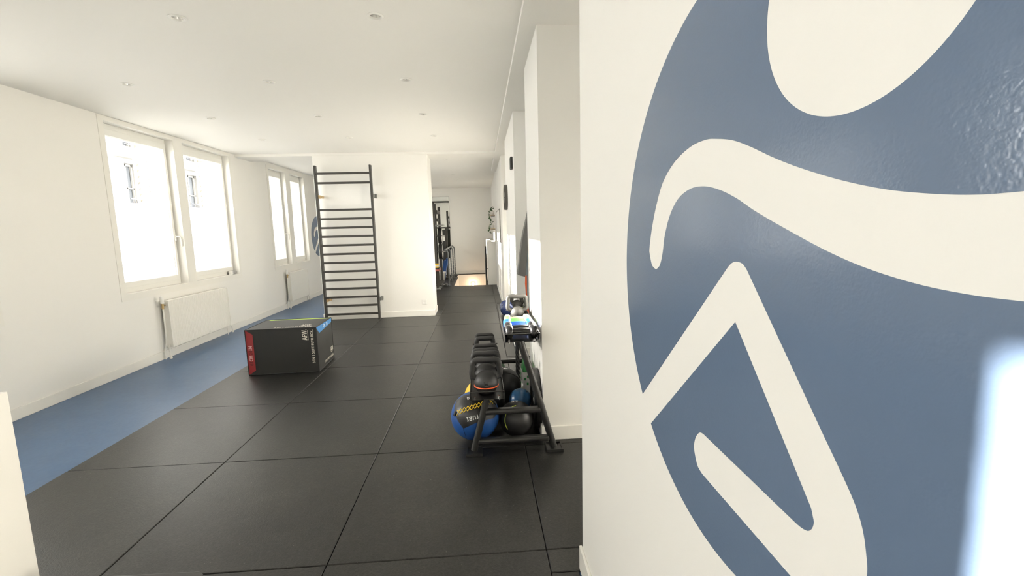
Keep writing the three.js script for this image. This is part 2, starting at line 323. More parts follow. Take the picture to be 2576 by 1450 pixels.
// ------------------------------------------------------------------ mural
const muralShape = (() => {
  const C = [-0.733, 1.4035], R = 0.4895, P = (l) => l.map(([z, y]) => new THREE.Vector2(z - C[0], y - C[1]));
  const up = [[-1.012, 1.389], [-1.037, 1.397], [-1.052, 1.42], [-1.055, 1.436], [-1.041, 1.483], [-1.017, 1.532], [-0.98, 1.581], [-0.921, 1.615], [-0.854, 1.632], [-0.796, 1.634], [-0.755, 1.628], [-0.708, 1.617], [-0.662, 1.6], [-0.606, 1.576], [-0.554, 1.556], [-0.49, 1.535], [-0.433, 1.52], [-0.387, 1.512], [-0.348, 1.508], [-0.313, 1.508], [-0.2, 1.512]];
  const lo = [[-0.2, 1.432], [-0.305, 1.428], [-0.35, 1.428], [-0.396, 1.432], [-0.45, 1.442], [-0.504, 1.457], [-0.571, 1.48], [-0.639, 1.505], [-0.693, 1.528], [-0.745, 1.545], [-0.797, 1.555], [-0.85, 1.555], [-0.902, 1.54], [-0.941, 1.508], [-0.966, 1.465], [-0.976, 1.428], [-0.99, 1.401], [-1.012, 1.389]];
  const smooth = (l, n) => new THREE.SplineCurve(P(l)).getPoints(n);
  const apex = smooth([[-0.71, 1.419], [-0.698, 1.427], [-0.684, 1.43], [-0.668, 1.428], [-0.656, 1.42]], 30);
  const outer = smooth([[-0.485, 1.238], [-0.457, 1.209], [-0.436, 1.185], [-0.424, 1.164], [-0.417, 1.14], [-0.414, 1.116], [-0.42, 1.082], [-0.445, 1.046], [-0.485, 1.027], [-0.528, 1.023]], 110);
  const heel = smooth([[-0.773, 1.029], [-0.79, 1.034], [-0.799, 1.045], [-0.806, 1.058], [-0.808, 1.068], [-0.803, 1.084], [-0.795, 1.096], [-0.785, 1.104], [-0.774, 1.107], [-0.764, 1.107]], 70);
  const knee = smooth([[-0.521, 1.102], [-0.511, 1.103], [-0.502, 1.106], [-0.497, 1.111], [-0.494, 1.117], [-0.493, 1.124], [-0.495, 1.13], [-0.499, 1.139]], 60);
  // outline of the painted area: arcs of the disc, cut by the head, the leg and the arm
  const ang = (p) => { const a = Math.atan2(p.y, p.x); return a < 0 ? a + 2 * Math.PI : a; };
  const arc = (a0, a1) => { const n = Math.max(2, Math.ceil((a1 - a0) / 0.012)), l = []; for (let i = 0; i <= n; i++) { const a = a0 + (a1 - a0) * i / n; l.push(new THREE.Vector2(R * Math.cos(a), R * Math.sin(a))); } return l; };
  const cutAt = (inner, outer) => { const d = outer.clone().sub(inner), A = d.dot(d), B = 2 * inner.dot(d), K = inner.dot(inner) - R * R, t = (-B + Math.sqrt(B * B - 4 * A * K)) / (2 * A); return inner.clone().addScaledVector(d, t); };
  const clip = (l) => { const k = l.findIndex((p) => p.length() > R); return k < 0 ? l : [...l.slice(0, k), cutAt(l[k - 1], l[k])]; };   // from inside outwards
  const upper = clip(smooth(up, 260)), lower = clip(smooth(lo, 240).reverse());
  const hc = new THREE.Vector2(-0.479 - C[0], 1.757 - C[1]), hr = 0.1539, D = hc.length(), ha = ang(hc), off = Math.acos((D * D + R * R - hr * hr) / (2 * D * R));
  const e0 = new THREE.Vector2(R * Math.cos(ha - off), R * Math.sin(ha - off)).sub(hc), e1 = new THREE.Vector2(R * Math.cos(ha + off), R * Math.sin(ha + off)).sub(hc);
  const b0 = Math.atan2(e0.y, e0.x); let b1 = Math.atan2(e1.y, e1.x); while (b1 > b0) b1 -= 2 * Math.PI;
  const headArc = Array.from({ length: 121 }, (_, i) => { const a = b0 + (b1 - b0) * i / 120; return new THREE.Vector2(hc.x + hr * Math.cos(a), hc.y + hr * Math.sin(a)); });
  const inner = P([[-0.682, 1.335]])[0], p1 = cutAt(apex[0], P([[-1.19, 0.971]])[0]), p2 = cutAt(inner, P([[-1.126, 0.925]])[0]);
  const outline = [...arc(ang(upper[upper.length - 1]), ha - off), ...headArc, ...arc(ha + off, ang(p1)), ...apex, ...outer, ...heel, ...knee, inner, ...arc(ang(p2), 2 * Math.PI + (ang(lower[lower.length - 1]) % (2 * Math.PI))), ...lower.reverse(), ...upper.slice(1)];
  const pts = outline.filter((p, i) => p.distanceTo(outline[(i + 1) % outline.length]) > 1e-5);
  const g = new THREE.ExtrudeGeometry(new THREE.Shape(pts), { depth: 0.0004, bevelEnabled: false });
  return uvm(g);                                          // x: to the right as seen, y: up, z: out of the wall
})();
{
  const m = mesh('wall_mural', muralShape, M.mural); m.position.set(XR, 1.4035, -0.733); m.rotation.y = -Math.PI / 2;
  tag(m, 'huge glossy blue disc with a white leaping figure on the near right wall', 'mural');
  const k = mesh('wall_mural', muralShape, M.mural); k.position.set(XL, 1.41, -11.62); k.rotation.y = Math.PI / 2;
  tag(k, 'distant blue disc mural on the window wall, half hidden by the pier', 'mural');
}

// ------------------------------------------------------------------ plyometric box
const font = await new FontLoader().loadAsync('fonts/droid/droid_sans_bold.typeface.json');
{
  const W = 0.728, H = 0.492, D = 0.545;
  const face = (w, h, draw) => { const c = document.createElement('canvas'); c.width = Math.round(w * 1400); c.height = Math.round(h * 1400); const x = c.getContext('2d'); x.fillStyle = '#262624'; x.fillRect(0, 0, c.width, c.height); draw(x, c.width, c.height); const t = new THREE.CanvasTexture(c); t.colorSpace = THREE.SRGBColorSpace; return std(0xffffff, 0.5, { map: t }); };
  const poly = (x, col, p) => { x.fillStyle = col; x.beginPath(); p.forEach(([a, b], i) => (i ? x.lineTo(a, b) : x.moveTo(a, b))); x.closePath(); x.fill(); };
  const text = (x, s, px, py, size, col, rot = 0, squeeze = 1, align = 'left') => { x.save(); x.translate(px, py); x.rotate(rot); x.scale(squeeze, 1); x.fillStyle = col; x.font = 'bold ' + size + 'px sans-serif'; x.textAlign = align; x.textBaseline = 'middle'; x.fillText(s, 0, 0); x.restore(); };
  const run = (x, parts, px, py, size, rot, squeeze) => { x.save(); x.translate(px, py); x.rotate(rot); x.scale(squeeze, 1); x.font = 'bold ' + size + 'px sans-serif'; x.textBaseline = 'middle'; let o = 0; for (const [s, col] of parts) { x.fillStyle = col; x.fillText(s, o, 0); o += x.measureText(s).width; } x.restore(); };
  const logo = (x, px, py, size, rot) => { text(x, 'AFW.', px, py, size, '#d9d4c6', rot, 0.72); x.save(); x.translate(px, py); x.rotate(rot); x.fillStyle = '#d9d4c6'; x.fillRect(0, size * 0.46, size * 1.5, size * 0.07); x.restore(); };
  const front = face(W, H, (x, w, h) => {
    poly(x, '#8e2a2c', [[0, 0], [w * 0.105, h * 0.105], [w * 0.105, h * 0.895], [0, h]]);
    run(x, [['61', '#5c2020'], ['CM', '#d8b8b4'], ['24', '#5c2020'], ['IN', '#d8b8b4']], w * 0.055, h * 0.79, h * 0.1, -Math.PI / 2, 0.9);
    logo(x, w * 0.83, h * 0.275, h * 0.145, -Math.PI / 2);
    text(x, '3 IN 1 SOFT PLYO BOX.', w * 0.935, h * 0.8, h * 0.078, '#d9d4c6', -Math.PI / 2, 0.9);
  });
  const right = face(D, H, (x, w, h) => {
    poly(x, '#3d86c6', [[0, 0], [w, 0], [w * 0.985, h * 0.1], [w * 0.16, h * 0.165]]);
    run(x, [['75', '#2c628f'], ['CM', '#dfe6ea'], ['30', '#2c628f'], ['IN', '#dfe6ea']], w * 0.36, h * 0.072, h * 0.085, 0, 0.95);
    logo(x, w * 0.79, h * 0.72, h * 0.13, 0);
    text(x, '3 IN 1 SOFT PLYO BOX.', w * 0.985, h * 0.89, h * 0.07, '#d9d4c6', 0, 0.9, 'right');
  });
  const top = face(W, D, (x, w, h) => {
    poly(x, '#a9c94e', [[w * 0.02, 0], [w, 0], [w * 0.93, h * 0.1], [w * 0.09, h * 0.1]]);
    logo(x, w * 0.73, h * 0.75, h * 0.12, 0);
    text(x, '3 IN 1 SOFT PLYO BOX.', w * 0.93, h * 0.89, h * 0.075, '#d9d4c6', 0, 0.92, 'right');
  });
  const plain = face(0.2, 0.2, () => {});
  const b = group('plyometric_box', [-2.16, 0.001, -5.19]); b.rotation.y = 0.025;
  tag(b, 'black foam plyometric box with red, blue and lime corner panels', 'plyo box');
  const g = new THREE.BoxGeometry(W, H, D, 6, 4, 5), p = g.attributes.position;
  for (let i = 0; i < p.count; i++) {                     // softly swollen vinyl faces with rounded edges
    const u = p.getX(i) / (W / 2), v = p.getY(i) / (H / 2), t = p.getZ(i) / (D / 2), k = (q) => 1 - Math.abs(q) ** 6;
    const s = 0.004; p.setXYZ(i, p.getX(i) + Math.sign(u) * (Math.abs(u) > 0.99 ? s * k(v) * k(t) : 0), p.getY(i) + (v > 0.99 ? s * k(u) * k(t) : 0) + H / 2, p.getZ(i) + Math.sign(t) * (Math.abs(t) > 0.99 ? s * k(u) * k(v) : 0));
  }
  g.computeVertexNormals();
  const body = shadows(new THREE.Mesh(g, [right, plain, top, plain, front, plain])); body.name = 'cover'; b.add(body);
  const piping = [];
  for (const [sx, sz] of [[1, 1], [-1, 1], [1, -1], [-1, -1]]) piping.push(rod([sx * W / 2, 0.004, sz * D / 2], [sx * W / 2, H - 0.002, sz * D / 2], 0.0045, 8));
  for (const y of [0.005, H]) for (const s of [1, -1]) piping.push(rod([-W / 2, y, s * D / 2], [W / 2, y, s * D / 2], 0.0045, 8), rod([s * W / 2, y, -D / 2], [s * W / 2, y, D / 2], 0.0045, 8));
  mesh('seam_piping', piping, std(rgb(0.02, 0.02, 0.02), 0.5), b);
}

// ------------------------------------------------------------------ wall bars
{
  const w = group('wall_bars', [0, 0, 0]); tag(w, 'tall black wall bars with fifteen rungs fixed to the cream pier', 'wall bars');
  const zf = -7.82, zr = -7.9;
  for (const [a, b] of [[-2.677, -2.645], [-1.79, -1.758]]) mesh('rail', bb(a, b, 0.002, 2.58, zr, zf, 0.006), M.bar, w);
  const ys = Array.from({ length: 13 }, (_, i) => 0.11 + i * 0.1459).concat([2.298, 2.452]);
  const rung = bb(-2.648, -1.787, -0.017, 0.017, -0.018, 0.018, 0.008);
  for (const y of ys) { const m = mesh('rung', rung, M.bar, w); m.position.set(0, y, -7.845); }
  for (const y of [2.08, 0.35]) {
    mesh('wall_bracket', [bb(-2.646, -2.622, y - 0.028, y + 0.028, -7.925, -7.86, 0.004), bb(-2.622, -2.59, y - 0.018, y + 0.014, -7.989, -7.955, 0.004), bb(-2.635, -2.6, y - 0.02, y + 0.018, -7.985, -7.9, 0.004)], M.wood, w);
    mesh('wall_bracket', [bb(-1.76, -1.735, y - 0.03, y + 0.03, -7.93, -7.86, 0.004), bb(-1.75, -1.715, y - 0.035, y + 0.035, -7.989, -7.92, 0.004)], M.greyMetal, w);
  }
}

// ------------------------------------------------------------------ radiators
function radiator(z0, z1, ribs, label) {
  const r = group('radiator', [0, 0, 0]); tag(r, label, 'radiator');
  const y0 = 0.13, y1 = 0.705, xf = -3.86, xb = -3.925;
  if (ribs) {
    const pts = [], n = Math.round((z1 - z0) / 0.0305), st = (z1 - z0) / n;
    pts.push([z0, -xb]);
    for (let i = 0; i < n; i++) { const z = z0 + i * st; pts.push([z, -xf + 0.009], [z + st * 0.28, -xf], [z + st * 0.72, -xf], [z + st, -xf + 0.009]); }
    pts.push([z1, -xb]);
    const g = new THREE.ExtrudeGeometry(shape(pts.map(([z, x]) => [x, z])), { depth: y1 - y0, bevelEnabled: false });
    // (−x, z) outline extruded along y
    const p = g.attributes.position; for (let i = 0; i < p.count; i++) { const a = p.getX(i), b = p.getY(i), c = p.getZ(i); p.setXYZ(i, -a, y0 + c, b); }
    g.computeVertexNormals(); mesh('ribbed_panel', uvm(g), M.radiator, r);
  } else mesh('front_panel', bb(xb, xf, y0, y1, z0, z1, 0.008), M.radiator, r);
  mesh('end_cap', bb(xb - 0.01, xf + 0.003, y0 - 0.004, y1 + 0.004, z1, z1 + 0.012, 0.004), M.radiator, r);
  mesh('end_cap', bb(xb - 0.01, xf + 0.003, y0 - 0.004, y1 + 0.004, z0 - 0.012, z0, 0.004), M.radiator, r);
  mesh('top_grille', bb(xb, xf - 0.002, y1, y1 + 0.006, z0, z1, 0.002), M.radiator, r);
  for (const y of [0.25, 0.6]) for (const z of [z1 - 0.2, z0 + 0.16]) mesh('wall_mount', bb(XL, xb, y, y + 0.045, z, z + 0.04), M.radiator, r);
  const zv = z1 + 0.055, xv = -3.9;
  const valve = mesh('valve', [rod([xv, 0.66, z1 + 0.005], [xv, 0.66, zv], 0.009, 12), rod([xv, 0.615, zv], [xv, 0.69, zv], 0.013, 14)], M.brass, r);
  mesh('thermostat_head', [rod([xv, 0.685, zv], [xv, 0.77, zv], 0.022, 20, 0.019), rod([xv, 0.77, zv], [xv, 0.778, zv], 0.019, 20, 0.013)], M.plasticWhite, valve);
  mesh('supply_pipe', [tube([[xv, 0.63, zv], [xv - 0.002, 0.4, zv], [xv - 0.01, 0.2, zv + 0.004], [-3.935, 0.1, zv + 0.004], [-3.935, -0.012, zv + 0.004]], 0.0085, 30, 8)], M.radiator, r);
  mesh('return_pipe', [tube([[xv, 0.16, z1 + 0.002], [xv, 0.16, z1 + 0.015], [xv, 0.14, z1 + 0.02], [xv, -0.012, z1 + 0.02]], 0.0085, 20, 8), rod([xv, -0.012, z1 + 0.02], [xv, 0.01, z1 + 0.02], 0.016, 14)], M.radiator, r);
  mesh('foot_pipe', [tube([[xv, 0.15, z0 - 0.005], [xv, 0.14, z0 - 0.03], [xv - 0.01, 0.06, z0 - 0.12], [xv - 0.015, -0.012, z0 - 0.14]], 0.0085, 20, 8), rod([xv - 0.015, -0.012, z0 - 0.14], [xv - 0.015, 0.012, z0 - 0.14], 0.016, 14), rod([xv, -0.012, z0 + 0.02], [xv, 0.14, z0 + 0.02], 0.007, 10)], M.radiator, r);
  return r;
}
radiator(-7.155, -5.845, true, 'cream ribbed radiator under the nearer window pair');
radiator(-10.41, -9.49, false, 'smooth cream panel radiator under the farther window pair');

// eraser on the sill, socket, switch, thermostat, clock ------------------
{
  const e = group('whiteboard_eraser', [-4.025, OY0, -7.66]); e.rotation.y = 0.12; tag(e, 'small grey and white eraser lying on the sill of the near window pair', 'eraser');
  mesh('felt_pad', bb(-0.028, 0.028, 0.0, 0.05, -0.11, 0.03, 0.006), M.greyMetal.clone(), e).material.metalness = 0;
  mesh('grip', bb(-0.029, 0.029, 0.0, 0.052, 0.03, 0.075, 0.005), M.plasticWhite, e);
  const s = group('wall_socket', [-1.018, 0.25, -7.99]); tag(s, 'white square power socket low on the cream pier', 'socket');
  mesh('cover_plate', bb(-0.042, 0.042, -0.042, 0.042, 0, 0.009, 0.004), M.plasticWhite, s);
  mesh('socket_well', lathe([[0.02, 0], [0.022, 0.002], [0.022, 0.003], [0.0195, 0.003], [0.0185, 0.0005]], 28).rotateX(Math.PI / 2).translate(0, 0, 0.0085), M.plasticWhite, s);
  mesh('earth_pin', rod([0, 0.011, 0.006], [0, 0.011, 0.016], 0.0028, 10), M.chrome, s);
  const b = group('wall_sensor', [XR, 2.232, -5.42]); tag(b, 'small dark box high on the pillar above the light switch', 'sensor');
  mesh('housing', bb(-0.028, 0, -0.07, 0.07, -0.055, 0.055, 0.006), M.blackPlastic, b); mesh('front_plate', bb(-0.031, -0.028, -0.06, 0.06, -0.045, 0.045, 0.001), M.bar, b);
  const w = group('light_switch', [XR, 1.077, -5.43]); tag(w, 'pale rectangular light switch on the pillar beyond the rack', 'switch');
  mesh('plate', bb(-0.01, 0, -0.043, 0.043, -0.04, 0.04, 0.004), M.frameGrey, w); mesh('rocker', bb(-0.014, -0.009, -0.028, 0.028, -0.025, 0.025, 0.002), M.plasticWhite, w);
  const c = group('wall_clock', [XR, 1.925, -6.62]); tag(c, 'round dark wall clock on the pillar, seen almost edge on', 'clock');
  const q = (g) => g.rotateZ(Math.PI / 2);
  mesh('rim', q(lathe([[0.14, 0.001], [0.178, 0.001], [0.178, 0.005], [0.178, 0.04], [0.174, 0.045], [0.166, 0.045], [0.164, 0.03]], 56)), M.clockRim, c);
  mesh('dial', q(lathe([[0, 0.02], [0.165, 0.02], [0.165, 0.03], [0, 0.03]], 48)), M.plasticWhite, c);
  mesh('hour_hand', bb(-0.035, -0.032, -0.01, 0.085, -0.006, 0.006), M.blackPlastic, c); mesh('minute_hand', bb(-0.038, -0.035, -0.005, 0.005, -0.02, 0.13), M.blackPlastic, c);
}

// downlights --------------------------------------------------------------
{
  const ringG = lathe([[0.033, 0.004], [0.034, -0.005], [0.037, -0.008], [0.044, -0.007], [0.049, -0.002], [0.049, 0.0], [0.034, 0.004]], 36);
  const cone = lathe([[0.034, 0.0], [0.03, 0.018], [0.025, 0.026]], 32), lens = lathe([[0, 0.018], [0.012, 0.019], [0.025, 0.026], [0.025, 0.03], [0, 0.03]], 28);
  const words = ['nearest left', 'nearest middle'];
  const proto = group('ceiling_downlight');
  mesh('trim_ring', ringG, M.pvc, proto); mesh('reflector', cone, std(rgb(0.7, 0.7, 0.68), 0.22, { metalness: 0.9, side: THREE.DoubleSide }), proto); mesh('bulb_lens', lens, std(rgb(0.75, 0.74, 0.7), 0.15), proto);
  const labels = ['large recessed ceiling downlight nearest the camera, left one of two', 'large recessed ceiling downlight nearest the camera, right one of two',
    'recessed ceiling downlight, leftmost of the second row', 'recessed ceiling downlight, middle of the second row', 'recessed ceiling downlight, rightmost of the second row',
    'recessed ceiling downlight, leftmost of the third row', 'recessed ceiling downlight, middle of the third row', 'recessed ceiling downlight, rightmost of the third row',
    'tiny ceiling downlight, leftmost of the fourth row before the pier', 'tiny ceiling downlight, middle of the fourth row before the pier', 'tiny ceiling downlight, rightmost of the fourth row before the pier'];
  const all = [...spots.slice(0, 11).map(([x, z]) => [x, CH, z]), ...farSpots.map(([x, z]) => [x, CH2, z])];
  labels.push('tiny ceiling downlight just beyond the pier opening', 'tiny ceiling downlight midway along the far ceiling', 'tiny ceiling downlight farthest away before the back wall');
  all.forEach(([x, y, z], i) => { let o = proto; if (i) { o = proto.clone(); o.name = numbered('ceiling_downlight'); scene.add(o); } o.position.set(x, y, z); o.userData = { label: labels[i], category: 'downlight', group: 'ceiling downlights' }; });
}

// ------------------------------------------------------------------ dumbbell rack
const RZ0 = -2.915, RZ1 = -4.06;
{
  const r = group('dumbbell_rack'); tag(r, 'black two tier steel rack holding kettlebells and dumbbells', 'rack');
  for (const z of [RZ0, RZ1]) {
    mesh('front_leg', rod([-0.092, 0.02, z], [0.002, 0.375, z], 0.0225, 20), M.rackBlack, r);
    mesh('rear_leg', rod([0.445, 0.02, z], [0.238, 0.755, z], 0.0225, 20), M.rackBlack, r);
    mesh('crossbar', bb(-0.066, 0.417, 0.062, 0.1, z - 0.028, z + 0.026, 0.016, 4), M.rackBlack, r);
    mesh('crossbar', bb(-0.014, 0.362, 0.265, 0.303, z - 0.028, z + 0.026, 0.016, 4), M.rackBlack, r);
    for (const x of [-0.092, 0.447]) mesh('foot_plate', [bb(x - 0.055, x + 0.055, 0.001, 0.012, z - 0.06, z + 0.06, 0.002), bb(x - 0.055, x + 0.055, 0.012, 0.022, z - 0.06, z - 0.052), bb(x - 0.055, x + 0.055, 0.012, 0.022, z + 0.052, z + 0.06), bb(x - 0.055, x - 0.047, 0.012, 0.022, z - 0.052, z + 0.052), bb(x + 0.047, x + 0.055, 0.012, 0.022, z - 0.052, z + 0.052)], M.rackBlack, r);
  }
  const tray = (x0, x1, y, zn, zf) => {
    const t = 0.004, T = mesh('tray', [bb(x0, x1, y, y + t, zf, zn), bb(x0, x0 + t, y, y + 0.052, zf, zn), bb(x1 - t, x1, y, y + 0.052, zf, zn), bb(x0 - 0.001, x0 + t, y - 0.03, y, zf, zn)], M.trayBlack, r);
    for (const z of [zn, zf]) mesh('end_rail', [rod([x0, y + 0.055, z], [x1, y + 0.055, z], 0.0035, 10), rod([x0 + 0.002, y, z], [x0 + 0.002, y + 0.055, z], 0.0035, 10), rod([x1 - 0.002, y, z], [x1 - 0.002, y + 0.055, z], 0.0035, 10)], M.trayBlack, T);
    for (const x of [x0 + 0.03, x1 - 0.035]) for (const z of [zn - 0.03, zf + 0.03]) mesh('bolt', [rod([x, y + t, z], [x, y + 0.013, z], 0.008, 6), rod([x, y - 0.012, z], [x, y, z], 0.006, 8)], M.chrome, T);
    return T;
  };
  tray(-0.107, 0.12, 0.372, -2.9, -4.17);
  tray(0.131, 0.366, 0.752, -2.9, -4.17);
}
// kettlebells
function kettlebell(name, x, y, z, h, w, R, mats, label, grp, ringMat) {
  const k = group(name, [x, y, z]); tag(k, label, 'kettlebell', grp);
  const cy = R * 0.86, prof = [[0, 0], [R * 0.62, 0], [R * 0.68, 0.004]];
  for (let i = 0; i <= 26; i++) { const a = -0.62 + (Math.PI / 2 + 0.62) * i / 26; const yy = cy + R * Math.sin(a) * (a > 0 ? 0.98 : 1); if (yy > 0.006) prof.push([R * Math.cos(a), yy]); }
  mesh('bell', lathe(prof, 44), mats, k);
  const hw = w / 2, t = Math.max(0.0172, h * 0.08);
  mesh('handle', tube([[-R * 0.62, cy + R * 0.25, 0], [-hw * 0.86 + t * 0.2, cy + R * 0.62, 0], [-hw + t, h * 0.72, 0], [-hw * 0.9 + t * 0.6, h * 0.88 - t * 0.4, 0], [-hw * 0.62, h - t, 0], [0, h - t, 0], [hw * 0.62, h - t, 0], [hw * 0.9 - t * 0.6, h * 0.88 - t * 0.4, 0], [hw - t, h * 0.72, 0], [hw * 0.86 - t * 0.2, cy + R * 0.62, 0], [R * 0.62, cy + R * 0.25, 0]], t, 60, 14), mats, k);
  if (ringMat) mesh('colour_band', new THREE.TorusGeometry(R * 0.985, 0.0035, 10, 48).rotateX(Math.PI / 2).scale(1, 1.2, 1).translate(0, cy * 0.72, 0), ringMat, k);
  return k;
}
{
  const rows = [[-3.035, 0.622, 0.225, 0.083], [-3.205, 0.622, 0.22, 0.082], [-3.37, 0.6, 0.215, 0.08], [-3.535, 0.592, 0.205, 0.078], [-3.695, 0.612, 0.175, 0.074], [-3.85, 0.604, 0.17, 0.072]];
  const L = ['large black kettlebell with an orange band at the front of the lower tray', 'large black kettlebell, second on the lower tray', 'black kettlebell, third from the front on the lower tray', 'black kettlebell, fourth from the front on the lower tray', 'small black kettlebell, fifth and last but one on the lower tray', 'small black kettlebell at the far end of the lower tray'];
  rows.forEach(([z, top, w, R], i) => {
    const k = kettlebell('kettlebell', 0.004, 0.377, z, top - 0.377, w, R, M.iron, L[i], 'black kettlebells on the lower tray', i === 0 ? M.orange : null);
    if (i === 0) mesh('embossed_badge', [0, 1, 2, 3].map((q) => bb(-0.015, 0.015, 0.013, 0.0155, -0.001, 0.001).rotateZ(q * Math.PI / 2)).concat([bb(-0.006, -0.003, -0.008, 0.008, -0.001, 0.001), bb(-0.002, 0.0005, -0.0085, 0.0085, -0.001, 0.001).rotateZ(-0.6).translate(0.003, 0, 0)]).map((g) => g.rotateX(-0.35).translate(0, 0.083, 0.0815)), M.blackVinyl, k);
  });
  kettlebell('kettlebell', 0.278, 0.757, -3.69, 0.196, 0.182, 0.055, M.ironGrey, 'sunlit grey kettlebell behind the dumbbells on the upper tray', null);
  kettlebell('kettlebell', 0.298, 0.757, -4.0, 0.15, 0.12, 0.055, M.ironGrey, 'small grey kettlebell with a lime band at the end of the upper tray', null, M.lime);
}
// dumbbells lying across the upper tray
function dumbbell(z, d, mat, label, grp, x = 0.249, len = 0.215) {
  const g = group('dumbbell', [x, 0.757, z]); tag(g, label, 'dumbbell', grp);
  const R = d / 2, hl = len * 0.24, head = lathe([[0, -hl / 2], [R * 0.62, -hl / 2], [R * 0.86, -hl * 0.42], [R, -hl * 0.22], [R, hl * 0.22], [R * 0.86, hl * 0.42], [R * 0.62, hl / 2], [0, hl / 2]], 12).rotateZ(Math.PI / 2).rotateX(Math.PI / 12);
  const hs = uvm(head);
  for (const s of [-1, 1]) { const m = mesh('head', hs, mat, g); m.position.set(s * (len - hl) / 2, R, 0); }
  const grip = []; for (let i = 0; i <= 10; i++) { const t = i / 10; grip.push([R * (0.42 + 0.1 * Math.sin(t * Math.PI)), (t - 0.5) * (len - hl)]); }
  const m = mesh('handle', lathe(grip, 20).rotateZ(Math.PI / 2), mat, g); m.position.y = R;
  return g;
}
dumbbell(-2.985, 0.094, M.blackVinyl, 'glossy black dumbbell at the front of the upper tray', 'black dumbbells');
dumbbell(-3.083, 0.094, M.blackVinyl, 'glossy black dumbbell just behind the front one', 'black dumbbells');
dumbbell(-3.173, 0.082, M.blueVinyl, 'bright blue dumbbell behind the black pair', 'blue dumbbells', 0.247);
dumbbell(-3.258, 0.08, M.blueVinyl, 'bright blue dumbbell next to the green pair', 'blue dumbbells', 0.25);
dumbbell(-3.338, 0.074, M.greenVinyl, 'light green dumbbell behind the blue pair', 'green dumbbells', 0.254, 0.2);
dumbbell(-3.414, 0.072, M.greenVinyl, 'light green dumbbell next to the cream one', 'green dumbbells', 0.256, 0.2);
dumbbell(-3.49, 0.068, M.creamVinyl, 'pale cream dumbbell in front of the grey kettlebell', null, 0.258, 0.19);
{
  const n = group('dumbbell', [0.2, 0.757, -3.87]); tag(n, 'round headed navy dumbbell at the far end of the upper tray', 'dumbbell');
  const q = lathe([[0, -0.022], [0.04, -0.022], [0.052, -0.016], [0.056, -0.006], [0.056, 0.006], [0.052, 0.016], [0.04, 0.022], [0, 0.022]], 32).rotateX(Math.PI / 2);
  mesh('head', q.clone().translate(0, 0.056, 0.065), M.navyVinyl, n); mesh('head', q.translate(0, 0.056, -0.065), M.navyVinyl, n); mesh('handle', rod([0, 0.056, -0.06], [0, 0.056, 0.06], 0.014), M.navyVinyl, n);
  mesh('grip_mark', new THREE.CircleGeometry(0.02, 3).rotateZ(Math.PI / 2).translate(0.004, 0.058, 0.0875), M.greyMetal, n);
}

// ------------------------------------------------------------------ balls and things under the rack
const right = V(0.99733576, -0.02576654, 0.06824566);
function ballFrame(c) { const n = camera.position.clone().sub(V(...c)).normalize(), r = right.clone().addScaledVector(n, -right.dot(n)).normalize(), u = n.clone().cross(r); return { r, u, n }; }
// splits a sphere into two skins by a test on its local coordinates
function skins(R, test, seg = 128) {
  const g = new THREE.SphereGeometry(R, seg, seg * 0.66 | 0).toNonIndexed(), p = g.attributes.position, out = [[], []], c = V(0, 0, 0);
  for (let i = 0; i < p.count; i += 3) {
    c.set((p.getX(i) + p.getX(i + 1) + p.getX(i + 2)) / 3, (p.getY(i) + p.getY(i + 1) + p.getY(i + 2)) / 3, (p.getZ(i) + p.getZ(i + 1) + p.getZ(i + 2)) / 3).normalize();
    const l = out[test(c) ? 1 : 0]; for (let k = 0; k < 3; k++) l.push(p.getX(i + k), p.getY(i + k), p.getZ(i + k));
  }
  return out.map((l) => { const q = new THREE.BufferGeometry(), a = new Float32Array(l), nn = new Float32Array(l.length); for (let i = 0; i < a.length; i += 3) { const m = Math.hypot(a[i], a[i + 1], a[i + 2]); nn[i] = a[i] / m; nn[i + 1] = a[i + 1] / m; nn[i + 2] = a[i + 2] / m; } q.setAttribute('position', new THREE.BufferAttribute(a, 3)); q.setAttribute('normal', new THREE.BufferAttribute(nn, 3)); return q; });
}
const inPoly = (x, y, p) => { let k = false; for (let i = 0, j = p.length - 1; i < p.length; j = i++) if ((p[i][1] > y) !== (p[j][1] > y) && x < (p[j][0] - p[i][0]) * (y - p[i][1]) / (p[j][1] - p[i][1]) + p[i][0]) k = !k; return k; };
// lettering wrapped on a ball; (u, v) are measured on the ball's face in radii
function ballText(str, size, u0, v0, turn, R, f, mat, parent) {
  const g = new TextGeometry(str, { font, size, depth: 0.001, curveSegments: 4 }), p = g.attributes.position, cs = Math.cos(turn), sn = Math.sin(turn), q = V(0, 0, 0);
  for (let i = 0; i < p.count; i++) {
    const a = p.getX(i), b = p.getY(i), u = u0 + a * cs - b * sn, v = v0 + a * sn + b * cs, w = Math.sqrt(Math.max(0.01, 1 - u * u - v * v)), rr = R + 0.0008 + p.getZ(i);
    q.set(0, 0, 0).addScaledVector(f.r, u).addScaledVector(f.u, v).addScaledVector(f.n, w).normalize().multiplyScalar(rr); p.setXYZ(i, q.x, q.y, q.z);
  }
  g.computeVertexNormals(); return mesh('lettering', g, mat, parent);
}
const onBall = (R, f, u, v) => { const w = Math.sqrt(Math.max(0.02, 1 - u * u - v * v)); return V(0, 0, 0).addScaledVector(f.r, u).addScaledVector(f.u, v).addScaledVector(f.n, w).normalize().multiplyScalar(R); };
